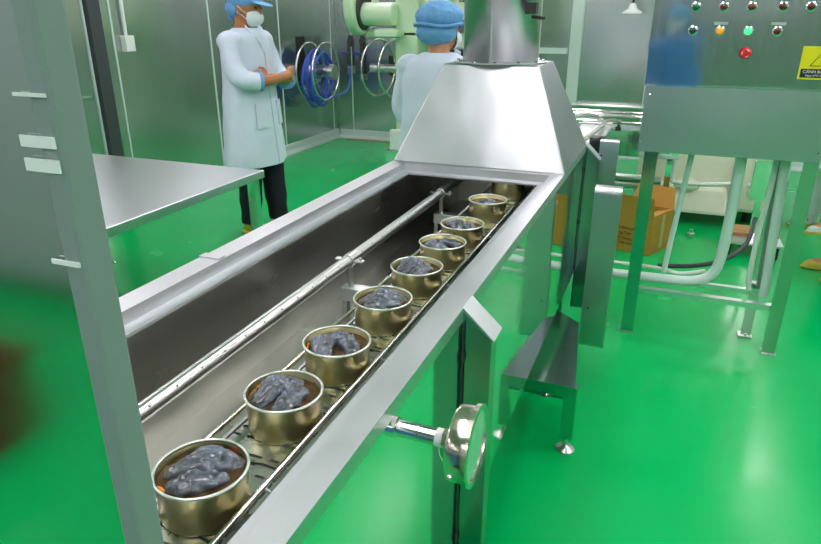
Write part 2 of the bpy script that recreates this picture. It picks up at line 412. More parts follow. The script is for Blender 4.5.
# legs, feet, crossbars
def foot(bm, x, y, r=.038, h=.07):
    lathe(bm, [(0, 0), (r, 0), (r, .006), (r*.55, .016), (.011, .02), (.008, .022), (.008, h), (0, h)], (x, y, 0), n=24)
for (x, y) in ((-.21, 2.19), (-.96, 2.19), (-.39, .45), (-.96, .45), (-.39, 2.93), (-.96, 2.93)):
    bm = B(); top = .29 if x == -.21 else ZB
    prism(bm, [(x-.024, y-.02), (x+.024, y-.02), (x+.024, y+.02), (x-.024, y+.02)], 'xy', .06, top); lg = mk('leg', bm, 'legs', mt_)
    bm = B(); foot(bm, x, y); mk('levelling_foot', bm, 'pipe', lg, smooth=40)
bm = B(); box(bm, (-.94, 2.17, .2), (-.234, 2.20, .235)); mk('crossbar', bm, 'mirror', mt_)
bm = B(); prism(bm, [(-.4, 2.165), (-.192, 2.165), (-.258, 2.73), (-.4, 2.86)], 'xy', .285, .297); box(bm, (-.4, 2.165, .25), (-.192, 2.17, .285)); mk('drip_tray', bm, 'plate', mt_)
bm = B(); lathe(bm, [(0, 0), (.013, 0), (.013, .012), (.006, .013), (.006, .03), (0, .03)], (-.30, 2.185, .235), n=8); lathe(bm, [(0, 0), (.028, 0), (.028, .004), (0, .004)], (-.30, 2.185, .2351), n=20)
mk('levelling_bolt', bm, 'pipe', mt_)

# exhaust hood
t = empty('exhaust_hood', (-.677, 2.7, ZR), 'tapered stainless exhaust hood over far end of trough', 'exhaust hood')
hb = [(LO-.002, YH, ZR+.001), (XO+.002, YH, ZR+.001), (XO+.002, Y1, ZR+.001), (LO-.002, Y1, ZR+.001)]
ht = [(-.868, 2.55, 1.418), (-.487, 2.55, 1.418), (-.487, 2.86, 1.418), (-.868, 2.86, 1.418)]
bm = B(); hexa(bm, hb+ht)
bmesh.ops.delete(bm, geom=[f for f in bm.faces if abs(f.calc_center_median().z-(ZR+.001)) < 1e-4], context='FACES')
h = mk('hood_shell', bm, 'hood', t)
md = h.modifiers.new('bevel', 'BEVEL'); md.width = .006; md.segments = 3
md = h.modifiers.new('sol', 'SOLIDIFY'); md.thickness = .003; md.offset = -1
bm = B(); lathe(bm, [(.150, 1.419), (.188, 1.419), (.188, 1.423), (.150, 1.424)], (-.677, 2.705, 0), n=48); mk('flange', bm, 'rim', t)
for k in range(12):
    bm = B(); a = 2*PI*k/12+.13; lathe(bm, [(0, 1.4235), (.007, 1.4235), (.007, 1.429), (0, 1.431)], (-.677+.172*math.cos(a), 2.705+.172*math.sin(a), 0), n=10)
    mk('bolt', bm, 'chrome', t)
# duct
t = empty('exhaust_duct', (-.677, 2.705, 1.42), 'round vertical steel duct rising from top of hood', 'duct')
bm = B(); lathe(bm, [(.152, 1.425), (.152, ZC-.001)], (-.677, 2.705, 0), n=64); o = mk('duct_pipe', bm, 'duct', t, smooth=60)
md = o.modifiers.new('s', 'SOLIDIFY'); md.thickness = .002; md.offset = -1
bm = B(); box(bm, (-.682, 2.5515, 1.425), (-.676, 2.556, ZC)); mk('weld_seam', bm, 'steel', t)
bm = B(); cyl(bm, (-.54, 2.62, 1.59), (-.49, 2.60, 1.585), .006); box(bm, (-.56, 2.58, 1.60), (-.52, 2.62, 1.64)); mk('damper_latch', bm, 'dark', t)

# belt and rails inside the trough
t = empty('slat_belt', (-.545, 1.7, .94), 'flat-plate steel chain belt under the cans', 'conveyor belt')
bm = B(); y = .42
while y < 2.95:
    box(bm, (-.612, y, .938), (-.484, y+.034, .944))
    for x in (-.60, -.57, -.53, -.50): box(bm, (x, y+.034, .939), (x+.014, y+.040, .9435))
    y += .040
mk('belt_plates', bm, 'belt', t)
bm = B(); y = .44
while y < 2.95:
    tube(bm, [(-.608, y-.002, .9455), (-.58, y+.004, .9455), (-.55, y-.003, .9455), (-.52, y+.004, .9455), (-.488, y, .9455)], .0014, 6); y += .08
mk('link_wire', bm, 'dark', t)
for x in (-.622, -.474):
    l2 = 'left' if x < -.6 else 'right'
    t = empty('guide_rail', (x, 1.7, .9655), 'thin steel guide rod along the %s side of the cans' % l2, 'guide rail')
    bm = B(); tube(bm, [(x, .42, .9655), (x, 2.98, .9655)], .0045, 12); mk('rod', bm, 'chrome', t, smooth=60)
    y = .62
    while y < 2.95:
        sg = -1 if x < -.6 else 1
        bm = B(); tube(bm, [(x, y, .962), (x+sg*.018, y, .955), (x+sg*.018, y, .85)], .003, 8); mk('rail_bracket', bm, 'pipe', t, smooth=60); y += .41
t = empty('belt_support', (-.62, 1.7, .9), 'steel cross beams and side channel carrying belt inside trough', 'support frame')
bm = B(); box(bm, (-.640, .42, .86), (-.634, 2.98, .925)); mk('channel', bm, 'inner', t)
bm = B(); box(bm, (-.45, .42, .86), (-.444, 2.98, .925)); mk('channel', bm, 'inner', t)
for y in (.62, 1.50, 2.28):
    bm = B(); box(bm, (-.80 if y > 1 else -.64, y-.02, .845), (-.46, y+.02, .885)); mk('cross_beam', bm, 'steel', t, bevel=.003)
    for x in ((-.80 if y > 1 else -.64), -.47):
        bm = B(); box(bm, (x, y-.01, .74), (x+.015, y+.01, .845)); mk('upright', bm, 'inner', t)
# steam pipe
t = empty('steam_pipe', (-.775, 1.7, .9655), 'long thick steel pipe running left of the cans inside trough', 'pipe')
bm = B(); tube(bm, [(-.775, .41, .9655), (-.775, 2.98, .9655)], .0165, 24); mk('pipe_body', bm, 'pipe', t, smooth=60)
bm = B(); y = .5
while y < 2.9:
    cyl(bm, (-.7625, y, .9755), (-.7615, y, .9765), .0018, n=8); y += .07
mk('spray_holes', bm, 'dark', t)
for y in (1.50, 2.28):
    bm = B(); cyl(bm, (-.775, y-.018, .9655), (-.775, y+.018, .9655), .0195); box(bm, (-.757, y-.010, .962), (-.732, y+.010, .967)); box(bm, (-.818, y-.010, .962), (-.793, y+.010, .967))
    cyl(bm, (-.742, y, .955), (-.742, y, .975), .004, n=8)
    mk('clamp', bm, 'pipe', t, bevel=.0015)
    bm = B(); cyl(bm, (-.775, y, .885), (-.775, y, .95), .008); mk('post', bm, 'pipe', t, smooth=60)

# gauge on the near side
t = empty('dial_thermometer', (XO, .774, 1.006), 'round dial gauge on threaded steel stem from trough side', 'gauge')
gy, gz = .774, 1.004
bm = B(); lathe(bm, [(0, 0), (.017, 0), (.017, .008), (.0135, .01), (.0135, .04), (.0148, .041), (.0148, .044), (.0135, .045), (.0135, .072), (0, .072)], (XO, gy, gz), (1, 0, 0), 28); mk('stem', bm, 'chrome', t, smooth=35)
bm = B(); lathe(bm, [(.011, .071), (.0145, .073), (.0145, .083), (.011, .085)], (XO, gy, gz), (1, 0, 0), 24, True); mk('thread_tape', bm, 'teflon', t, smooth=40)
bm = B(); tube(bm, [(XO+.08, gy-.012, gz-.008), (XO+.082, gy-.014, gz-.02), (XO+.087, gy-.014, gz-.03)], .0006, 6); mk('loose_thread', bm, 'teflon', t)
bm = B(); lathe(bm, [(.0, .083), (.016, .084), (.016, .1), (0, .1)], (XO, gy, gz), (1, 0, 0), 6); mk('hex_nut', bm, 'gauge', t)
bm = B(); lathe(bm, [(.0, .1), (.05, .1), (.057, .103), (.059, .108), (.059, .128), (.0635, .129), (.0635, .136), (.058, .138), (.055, .136), (.054, .133)], (XO, gy, gz), (1, 0, 0), 48); mk('case', bm, 'gauge', t, smooth=35)
bm = B(); lathe(bm, [(0, .1335), (.0545, .1335)], (XO, gy, gz), (1, 0, 0), 48); bmesh.ops.remove_doubles(bm, verts=bm.verts, dist=1e-3); mk('dial_glass', bm, 'gglass', t)
bm = B(); ellipsoid(bm, (XO+.112, gy-.055, gz-.022), (.005, .005, .005)); mk('case_screw', bm, 'chrome', t, smooth=60)

# ------------------------------------------------------------------ cans
ZBELT = .9445; CX = -.545
def fish_bm(seed, kind):
    """lumpy fish pieces with folded skin, local coordinates, about 9 cm long"""
    rnd = random.Random(seed); bm = B()
    if kind == 0:   # long curved fillet
        n = 9
        for i in range(n):
            u = i/(n-1)-.5
            ellipsoid(bm, (u*.072, .010*math.sin(u*3+seed), .006*math.cos(u*4)), (.014, .021*(1.05-abs(u)*.8), .0115*(1.05-abs(u)*.7)), seg=14, rings=9)
        ellipsoid(bm, (-.005, .016, .006), (.026, .010, .008), Matrix.Rotation(.5, 3, 'Z'), 14, 9)
    else:           # chunk with ribs
        n = 6
        for i in range(n):
            u = i/(n-1)-.5
            ellipsoid(bm, (u*.05, .004*math.sin(u*5), 0), (.012, .017*(1.1-abs(u)*.9), .012*(1.1-abs(u)*.6)), seg=14, rings=9)
        ellipsoid(bm, (.008, -.007, .007), (.02, .006, .006), Matrix.Rotation(-.4, 3, 'Z'), 12, 8)
        ellipsoid(bm, (-.008, .008, .007), (.018, .006, .006), Matrix.Rotation(.2, 3, 'Z'), 12, 8)
    bm = voxel(bm, .0028, 2)
    for v in bm.verts:
        p = v.co*75+Vector((seed*3.1, 0, 0))
        v.co += v.co.normalized()*(.0032*noise.noise(p)+.0016*noise.noise(p*2.6))
        v.co.z += .0012*math.sin(v.co.y*600+3*noise.noise(v.co*40))
    return bm
fish_mesh = []
for s in range(6):
    o = mk('fish_piece', fish_bm(s, 0 if s < 3 else 1), 'fish', smooth=180); fish_mesh.append(o.data); bpy.data.objects.remove(o)
def can_root(y, label):
    return empty('tin_can', (CX, y, ZBELT), label, 'tin can', 'opened cans in a row on the belt')
proto = can_root(.579, 'open gold tin can of dark fish nearest the camera')
Rc, Hc = .0645, .0635
bm = B(); lathe(bm, [(0, .002), (Rc-.004, .002), (Rc-.001, 0), (Rc, .003), (Rc-.0012, .006), (Rc-.0012, Hc-.003), (Rc+.0003, Hc-.001), (Rc+.0003, Hc-.0018), (Rc-.0022, Hc-.004), (Rc-.0024, .004), (0, .004)], (0, 0, 0), n=64)
mk('can_body', bm, 'can', proto, smooth=50, local=True)
bm = B(); ring(bm, (0, 0, Hc), Rc+.0003, .0026, (0, 0, 1), 64, 10); mk('can_rim', bm, 'canrim', proto, smooth=180, local=True)
bm = B()
lathe(bm, [(0, .051), (.03, .0512), (.05, .051), (Rc-.0028, .0516)], (0, 0, 0), n=48); bmesh.ops.remove_doubles(bm, verts=bm.verts, dist=2e-4)
mk('sauce', bm, 'sauce', proto, smooth=180, local=True)
kids = list(proto.children)
canY = [.579, .794, .987, 1.208, 1.42, 1.621, 1.805, 2.10, 2.40]
nth = ['nearest the camera', 'second from the camera', 'third from the camera', 'fourth from the camera', 'fifth from the camera', 'sixth from the camera', 'seventh from the camera', 'at the mouth of the hood', 'farthest back under the hood']
def fish_in(i, k, m, dx, dy, rz, sc, tilt=0, z=.052):
    o = bpy.data.objects.new('fish_piece', fish_mesh[m]); COL.objects.link(o)
    o.location = (CX+dx, canY[i]+dy, ZBELT+z); o.rotation_euler = (tilt, .05, rz); o.scale = (sc[0], sc[1], sc[2])
    desc = ['large dark grey fish piece', 'smaller blue-grey fish piece', 'narrow dark fish piece'][k]
    o['label'] = '%s in the can %s' % (desc, nth[i]); o['category'] = 'fish'; o['group'] = 'fish pieces in the cans'
for i, y in enumerate(canY):
    if i == 0: r = proto
    else:
        r = proto.copy(); COL.objects.link(r); r.location = (CX, y, ZBELT); r['label'] = 'open gold tin can of dark fish ' + nth[i]
        for c in kids:
            d = c.copy(); COL.objects.link(d); d.parent = r
        r.rotation_euler = (0, 0, i*.7)
    if i in (7, 8):
        if i == 7: fish_in(i, 0, 1, 0, 0, .4, (1.1, 1.5, 1), z=.042)
        continue
    rn = random.Random(i+3); a = [.35, 1.1, 2.0, .3, .9, 2.6, 1.6][i]
    # two or three pieces lying across the can
    ca, sa = math.cos(a), math.sin(a)
    fish_in(i, 0, i % 3, -sa*.016, ca*.016, a, (1.12, 1.25, 1.25))
    fish_in(i, 1, 3+i % 3, sa*.020, -ca*.020, a+.25, (1.2, 1.2, 1.15))
    if i in (1, 2, 4): fish_in(i, 2, (i+1) % 3, sa*.002+ca*.02, -ca*.002+sa*.02, a+1.3, (.65, .7, 1.0), z=.056)
def bit(i, name, m, dx, dy, rz, label, l=.016, w=.006):
    bm = B(); ellipsoid(bm, (0, 0, 0), (l/2, w/2, .003), seg=12, rings=8)
    o = mk(name, bm, m, smooth=180, label=label, cat=name.split('_')[0], loc=(0, 0, 0)); o.location = (CX+dx, canY[i]+dy, ZBELT+.0535); o.rotation_euler = (0, 0, rz)
bit(0, 'chilli_slice', 'chilli', .004, .055, .2, 'red chilli slice at the back edge of the nearest can')
bit(0, 'carrot_slice', 'carrot', -.032, -.048, -.3, 'orange carrot slice at the front edge of the nearest can', .02, .008)
bit(1, 'carrot_slice', 'carrot', -.054, .012, 1.2, 'orange carrot slice at left edge of second can', .02, .009)
bit(1, 'chilli_slice', 'chilli', .053, -.008, 1.0, 'red chilli slice at right edge of second can')
bit(1, 'chilli_flake', 'chilli', -.012, .05, .5, 'small red chilli flake at the back of second can', .012, .009)
bit(2, 'carrot_slice', 'carrot', -.052, -.02, 1.9, 'long orange carrot slice at left edge of third can', .03, .006)
bit(4, 'carrot_slice', 'carrot', -.048, -.030, 2.2, 'orange carrot slice at left edge of fifth can', .018, .006)

# ------------------------------------------------------------------ discharge chute beside machine (bands)
def band(name, x0, x1, y, z0, z1, label, th=.05, r=.03):
    t = empty(name, ((x0+x1)/2, y, z0), label, 'chute cover', 'rounded steel covers beside the trough')
    prof = []
    for k in range(7): a = PI+k*PI/12; prof.append((y+r+r*math.cos(a), z1-r-r*math.sin(a)))
    prof += [(y+th, z1), (y+th, z0+.0)]
    for k in range(7): a = PI/2+k*PI/12; prof.append((y+r+r*math.cos(a), z0+r-r*math.sin(a)))
    bm = B(); prism(bm, prof, 'yz', x0, x1); mk('cover_sheet', bm, 'hood', t, smooth=40)
    bm = B(); lathe(bm, [(0, -.002), (.005, -.002), (.005, .002), (0, .002)], ((x0+x1)/2-.03, y, z0+.2), (0, 1, 0), 12); mk('rivet', bm, 'dark', t)
    return t
band('chute_cover', -.254, -.144, 2.75, .17, .925, 'lower rounded polished steel cover hanging beside the trough')
band('chute_cover', -.281, -.198, 3.05, .80, 1.07, 'upper flat steel cover above the rounded lower cover', th=.03, r=.01)

# outfeed conveyor behind
t = empty('outfeed_conveyor', (-.5, 4.5, 0), 'steel railed outfeed conveyor seen behind the hood', 'conveyor')
bm = B(); box(bm, (-.95, 5.12, .60), (.1, 5.45, .79)); mk('bed', bm, 'mirror', t)
for y, z in ((5.1, .85), (5.46, .85), (5.2, .91)):
    bm = B(); tube(bm, [(-.9, y, z), (.05, y, z)], .014); mk('rail', bm, 'chrome', t, smooth=60)
for x in (-.8, -.35, .04):
    bm = B(); cyl(bm, (x, 5.1, .79), (x, 5.1, .86), .01); box(bm, (x-.02, 5.09, .79), (x+.02, 5.11, .82)); mk('rail_clip', bm, 'rubber', t)
for x in (-.88, .04):
    for y in (5.16, 5.40):
        bm = B(); box(bm, (x-.02, y-.02, 0), (x+.02, y+.02, .60)); mk('leg', bm, 'mirror', t)
bm = B(); tube(bm, smoothpath([(-.56, 3.5, 1.03), (-.5, 3.9, 1.05), (-.46, 4.3, 1.0), (-.46, 5.1, .86)]), .015); tube(bm, smoothpath([(-.40, 3.4, 1.0), (-.36, 3.9, 1.0), (-.36, 4.3, .98), (-.34, 5.1, .86)]), .012); mk('guide_wire', bm, 'chrome', t, smooth=60)
bm = B(); box(bm, (-.42, 3.9, .82), (-.34, 4.0, .93)); cyl(bm, (-.40, 3.86, .9), (-.34, 3.86, .92), .03); mk('bearing_block', bm, 'dark', t)
bm = B(); box(bm, (-.62, 3.05, .80), (-.40, 5.12, .82)); mk('transfer_plate', bm, 'steel', t)
bm = B(); tube(bm, [(-.5, 5.6, .33), (0, 5.6, .33)], .03); tube(bm, [(-.5, 5.6, .27), (0, 5.6, .27)], .03)
mk('floor_pipe_run', bm, 'pipe', label='pair of steel pipes low behind the outfeed conveyor', cat='pipe', loc=(-.25, 5.6, 0))

# ------------------------------------------------------------------ control cabinet
t = empty('control_cabinet', (.25, 3.45, 0), 'stainless control cabinet on legs with coloured buttons', 'control cabinet')
px0, px1, py0, py1 = -.125, .655, 3.30, 3.58
mk('upper_box', box(B(), (px0-.012, py0, 1.297), (px1, py1, 2.05)), 'panel', t, bevel=.003)
mk('lower_box', box(B(), (px0, py0, .985), (px1-.01, py1, 1.2965)), 'panel_low', t, bevel=.003)
bm = B(); box(bm, (px0-.013, py0-.004, 1.292), (px1, py0, 1.30)); mk('joint_strip', bm, 'mirror', t)
for x, z in ((px0+.02, 1.25), (px0+.01, 1.03), (px1-.03, 1.03), (px1-.03, 1.25)):
    bm = B(); lathe(bm, [(0, 0), (.006, 0), (.005, -.003), (0, -.004)], (x, py0, z), (0, 1, 0), 10)
    mk('screw', bm, 'chrome', t)
for x, y in ((-.09, 3.36), (-.09, 3.55), (.645, 3.36), (.55, 3.53)):
    bm = B(); s = 1 if x < .2 else -1
    w = .058 if y < 3.4 else .045
    prism(bm, [(x-.004*s, y-w/2), (x+w*s, y-w/2), (x+w*s, y-w/2+.004), (x, y-w/2+.004), (x, y+w/2), (x-.004*s, y+w/2)], 'xy', .012, .985)
    lg = mk('leg', bm, 'legs', t)
    bm = B(); box(bm, (x-.01, y-.035, 0), (x+.055 if s > 0 else x+.01, y+.03, .008) if s > 0 else (x+.01, y+.03, .008)); 
    if s < 0: box(bm, (x-.055, y-.035, 0), (x-.0101, y+.03, .008))
    cyl(bm, (x+.02*s, y-.02, .008), (x+.02*s, y-.02, .02), .008, n=8)
    mk('foot_plate', bm, 'pipe', lg)
bm = B(); box(bm, (-.09, 3.345, .235), (.645, 3.385, .262)); mk('crossbar', bm, 'steel', t)
bm = B(); box(bm, (-.09, 3.53, .235), (.55, 3.56, .262)); mk('crossbar', bm, 'steel', t)
def lens(x, z, m, name, r=.0145, lab=None):
    bm = B(); lathe(bm, [(r+.006, 0), (r+.006, -.004), (r+.001, -.007), (r+.001, 0)], (x, py0, z), (0, 1, 0), 24)
    k = mk('button_ring', bm, 'chrome', t, smooth=40)
    bm = B(); lathe(bm, [(r, -.002), (r, -.012), (r*.8, -.018), (r*.3, -.021), (0, -.0212)], (x, py0, z), (0, 1, 0), 24)
    o = mk(name, bm, m, k, smooth=50)
    if lab: o['label'] = lab
for x, m, lab in ((.038, 'lgreen', 'green lens'), (.15, 'lred', 'dark red lens'), (.259, 'lred', 'dark red lens'), (.377, 'lred', 'dark red lens'), (.48, 'lred', 'dark red lens'), (.59, 'lred', 'dark red lens')): lens(x, 1.629, m, 'indicator_lamp', lab=lab)
for x, m, lab in ((.04, 'ldark', 'dark green lens'), (.15, 'lamber', 'lit amber lens'), (.261, 'llit', 'lit green lens'), (.373, 'lred', 'dark red lens')): lens(x, 1.532, m, 'push_button', lab=lab)
bm = B(); lathe(bm, [(.014, 0), (.014, -.02), (.023, -.024), (.024, -.034), (.02, -.04), (0, -.042)], (.265, py0, 1.442), (0, 1, 0), 28); es = mk('stop_button', bm, 'estop', t, smooth=40); es['label'] = 'red mushroom stop button'
bm = B()
for k in range(3):
    a = k*2*PI/3+.5; tube(bm, [(.265+.0155*math.cos(a+j*.2), py0-.0415, 1.442+.0155*math.sin(a+j*.2)) for j in range(6)], .0016, 6)
mk('arrow_marks', bm, 'white', es)
# little engraved name strips
for x, z in ((.038, 1.665), (.15, 1.562), (.373, 1.562)):
    mk('name_strip', box(B(), (x-.028, py0-.001, z-.006), (x+.028, py0, z+.006)), 'steel', t)
# sticker
st = mk('warning_sticker', box(B(), (.484, py0-.0015, 1.34), (.654, py0-.0002, 1.474)), 'yellow', t, label='yellow electrical warning sticker')
mk('black_strip', box(B(), (.491, py0-.0022, 1.347), (.648, py0-.0014, 1.383)), 'black', st)
bm = B(); cxs, z0s = .568, 1.395
tri = [(cxs-.046, z0s), (cxs+.046, z0s), (cxs, z0s+.066)]
for a, b in zip(tri, tri[1:]+tri[:1]): tube(bm, [(a[0], py0-.002, a[1]), (b[0], py0-.002, b[1])], .0015, 6)
bolt = [(cxs+.004, z0s+.05), (cxs-.012, z0s+.026), (cxs-.001, z0s+.028), (cxs-.006, z0s+.006), (cxs+.012, z0s+.034), (cxs+.002, z0s+.032)]
prism(bm, bolt, 'xz', py0-.0025, py0-.0015)
mk('bolt_symbol', bm, 'ink', st)
text('sticker_text', 'CẢNH BÁO', 'white', .017, (.5, py0-.0026, 1.3655), (1, 0, 0), (0, 0, 1), st, .0003)
text('sticker_text', 'Nguy hiểm điện', 'white', .0115, (.512, py0-.0026, 1.352), (1, 0, 0), (0, 0, 1), st, .0003)

# pipes under the cabinet
def pipe(name, pts, r, m, label, cat='pipe', group=None, k=6):
    bm = B(); tube(bm, smoothpath(pts, k), r, 14); return mk(name, bm, m, smooth=60, label=label, cat=cat, group=group, loc=pts[0])
pipe('plastic_conduit', [(.125, 3.45, .984), (.100, 3.45, .65), (.079, 3.45, .33)], .014, 'pvc', 'thin pale conduit dropping straight from under the cabinet', 'conduit')
pipe('plastic_conduit', [(.345, 3.45, .984), (.345, 3.45, .7), (.338, 3.45, .46), (.31, 3.45, .35), (.22, 3.45, .30), (.05, 3.45, .29), (-.24, 3.43, .29)], .026, 'pvc', 'thick pale conduit curving left below the cabinet', 'conduit')
pipe('plastic_conduit', [(.53, 3.44, .984), (.545, 3.44, .65), (.56, 3.44, .35), (.56, 3.44, .27)], .022, 'pvc', 'pale conduit beside the right legs of the cabinet', 'conduit')
pipe('plastic_tube', [(.50, 3.5, .984), (.50, 3.49, .8), (.49, 3.5, .6), (.49, 3.50, .35), (.50, 3.50, .27)], .013, 'pvc2', 'slim white tube drooping beside right cabinet legs', 'tube')
pipe('plastic_tube', [(-.25, 3.5, .33), (.02, 3.5, .33), (.16, 3.5, .315), (.28, 3.49, .35)], .010, 'pvc2', 'slim white tube lying above the bent conduit', 'tube')
pipe('rubber_cable', [(.05, 3.62, .30), (.25, 3.7, .30), (.42, 3.9, .30), (.55, 4.3, .28), (.62, 4.7, .33)], .013, 'rubber', 'dark grey cable arching behind the cabinet conduits', 'cable')

# ------------------------------------------------------------------ cardboard box
cbx = empty('cardboard_box', (-.1, 4.85, 0), 'open brown cardboard box with printed side on green floor', 'box')
# corner near camera at (-.007,4.65); sides run back-left and back-right
c0 = Vector((-.01, 4.62, 0)); u = Vector((-.96, .28, 0)).normalized()*.30; w = Vector((.42, .9, 0)).normalized()*.30; H_ = .29
def cbpt(a, b, z): return c0+u*a+w*b+Vector((0, 0, z))
def plate(bm, p, q, r_, s, th):
    n = (Vector(q)-Vector(p)).cross(Vector(s)-Vector(p)).normalized()*th
    hexa(bm, [p, q, r_, s, Vector(p)+n, Vector(q)+n, Vector(r_)+n, Vector(s)+n])
bm = B()
for a, b, c, d in (((0, 0), (1, 0), 0, 0), ((1, 0), (1, 1), 0, 0), ((1, 1), (0, 1), 0, 0), ((0, 1), (0, 0), 0, 0)):
    plate(bm, cbpt(*a, .001), cbpt(*b, .001), cbpt(*b, H_), cbpt(*a, H_), .004)
plate(bm, cbpt(0, 0, .001), cbpt(0, 1, .001), cbpt(1, 1, .001), cbpt(1, 0, .001), .004)
mk('carton', bm, 'card', cbx)
for nm, pts in (('front', [cbpt(0, 0, H_), cbpt(1, 0, H_), cbpt(1.0, -.05, H_+.13), cbpt(.02, -.05, H_+.13)]),
                ('back', [cbpt(0, 1, H_), cbpt(1, 1, H_), cbpt(1, 1.15, H_+.14), cbpt(.1, 1.15, H_+.14)]),
                ('right', [cbpt(0, 0, H_), cbpt(0, 1, H_), cbpt(.35, .9, H_-.03), cbpt(.35, .1, H_-.03)]),
                ('left', [cbpt(1, 0, H_), cbpt(1, 1, H_), cbpt(1.4, .95, H_+.03), cbpt(1.4, .05, H_+.03)])):
    bm = B(); plate(bm, *pts, .003); mk('flap', bm, 'card' if nm in ('front', 'left') else 'card2', cbx)
un = u.normalized(); wn = w.normalized()
bm = B(); plate(bm, cbpt(-.006, .42, .03), cbpt(-.006, .58, .03), cbpt(-.006, .58, H_-.01), cbpt(-.006, .42, H_-.01), .001); mk('tape_strip', bm, 'tape', cbx)
for i, (s, sz) in enumerate((('THUNG CA HOP', .026), ('Song Tien 1', .03), ('Binh Duong', .026), ('SL: 100 HOP', .026))):
    text('box_print', s, 'ink', sz, cbpt(.86, -.02, .17-i*.038), -un, (0, 0, 1), cbx, .0006)

# ------------------------------------------------------------------ cream machine behind
t = empty('cream_machine', (.4, 6.0, 0), 'low cream painted machine base behind the cabinet', 'machine')
bm = B(); box(bm, (-.2, 5.7, .13), (.80, 6.5, .95)); mk('housing', bm, 'cream', t, bevel=.04)
bm = B(); hexa(bm, [(-.22, 5.5, .10), (.55, 5.5, .10), (.55, 5.75, .10), (-.22, 5.75, .10), (-.2, 5.62, .30), (.5, 5.62, .30), (.5, 5.75, .30), (-.2, 5.75, .30)]); mk('skirt', bm, 'cream', t, bevel=.03)
bm = B(); ellipsoid(bm, (.2, 5.64, .30), (.10, .08, .06)); mk('motor_hump', bm, 'cream', t, smooth=180)
bm = B(); tube(bm, smoothpath([(.1, 5.52, .8), (.08, 5.5, .42), (.12, 5.48, .35), (.4, 5.48, .36), (.58, 5.56, .37)]), .018, 12); mk('air_pipe', bm, 'pvc2', t, smooth=60)
bm = B(); box(bm, (.55, 5.6, .12), (.84, 5.72, .6)); mk('side_shell', bm, 'cream', t, bevel=.03)
for x in (-.1, .7):
    for y in (5.8, 6.4):
        bm = B(); cyl(bm, (x, y, 0), (x, y, .14), .04); mk('foot', bm, 'dark', t)
bm = B(); lathe(bm, [(0, 0), (.03, 0), (.03, .03), (.012, .035), (.012, .06), (0, .06)], (.27, 5.2, 0), n=8); mk('floor_bolt', bm, 'pipe', label='small steel bolt standing on green floor behind conduits', cat='bolt', loc=(.27, 5.2, 0))
# stainless stand on base with wooden board
t = empty('steel_stand', (.70, 4.95, 0), 'small stainless box on a post behind right cabinet legs', 'stand')
mk('box', box(B(), (.58, 4.9, .40), (.80, 5.1, .68)), 'mirror', t, bevel=.004)
mk('post', box(B(), (.635, 4.98, .11), (.675, 5.02, .40)), 'mirror', t)
mk('base_plate', box(B(), (.5, 4.85, .09), (.85, 5.25, .105)), 'steel', t)
for x in (.52, .82):
    for y in (4.88, 5.2):
        bm = B(); cyl(bm, (x, y, 0), (x, y, .09), .012); mk('base_leg', bm, 'dark', t)
mk('wooden_board', box(B(), (.52, 5.03, .1055), (.84, 5.24, .125)), 'wood', label='light wooden board lying on base plate behind cabinet', cat='board', loc=(.68, 5.1, .1055))

# ------------------------------------------------------------------ mint green seaming machine
t = empty('seaming_machine', (-2.5, 6.4, 0), 'tall pale green seaming machine behind the back-turned worker', 'machine')
mk('column', box(B(), (-2.62, 6.2, .3), (-2.38, 6.6, 1.75)), 'mint', t, bevel=.02)
mk('base', box(B(), (-2.7, 6.1, 0), (-1.6, 6.9, .3)), 'mirror', t, bevel=.01)
mk('base_cover', box(B(), (-2.66, 6.13, .3), (-2.42, 6.19, .5)), 'white', t, bevel=.01)
bm = B(); box(bm, (-2.95, 6.2, 1.38), (-1.5, 6.75, 1.46)); box(bm, (-2.62, 6.25, 1.46), (-1.5, 6.7, 2.1)); mk('head', bm, 'mint', t, bevel=.03)
bm = B(); cyl(bm, (-2.95, 6.15, 1.60), (-2.60, 6.15, 1.60), .105, n=40); cyl(bm, (-2.60, 6.15, 1.60), (-2.585, 6.15, 1.60), .105, .09, n=40); mk('motor_drum', bm, 'mint', t, smooth=40)
bm = B(); prism(bm, [(6.15+.24*math.cos(a*PI/12), 1.68+.27*math.sin(a*PI/12)) for a in range(24)], 'yz', -3.04, -2.93); mk('belt_guard', bm, 'mint', t, smooth=40, bevel=.02)
bm = B(); prism(bm, [(6.15+.17*math.cos(a*PI/12), 1.64+.19*math.sin(a*PI/12)) for a in range(24)], 'yz', -2.93, -2.915); mk('pulley', bm, 'dark', t)
bm = B(); box(bm, (-2.76, 6.02, 1.395), (-2.52, 6.3, 1.46)); mk('motor_bracket', bm, 'mint', t, bevel=.01)
bm = B(); cyl(bm, (-2.8, 6.15, 1.70), (-2.8, 6.15, 1.76), .03); mk('cable_gland', bm, 'mint', t)
bm = B(); tube(bm, [(-2.56+.35*math.sin(k*.2), 6.12, 1.85-.30*(1-math.cos(k*.2))) for k in range(8)], .015, 10); mk('curved_rib', bm, 'cream', t, smooth=60)
mk('head_plate', box(B(), (-1.95, 6.0, 1.30), (-1.5, 6.2, 1.95)), 'cream', t, bevel=.02)
bm = B(); box(bm, (-1.98, 5.9, 1.14), (-1.6, 6.0, 1.30)); cyl(bm, (-1.9, 5.88, 1.2), (-1.7, 5.88, 1.2), .05); mk('seaming_head', bm, 'dark', t)
bm = B(); cyl(bm, (-1.85, 6.0, 1.5), (-1.85, 5.9, 1.5), .06); mk('adjusting_knob', bm, 'chrome', t)
mk('name_plate', box(B(), (-1.9, 5.985, 1.7), (-1.7, 6.0, 1.8)), 'chrome', t)

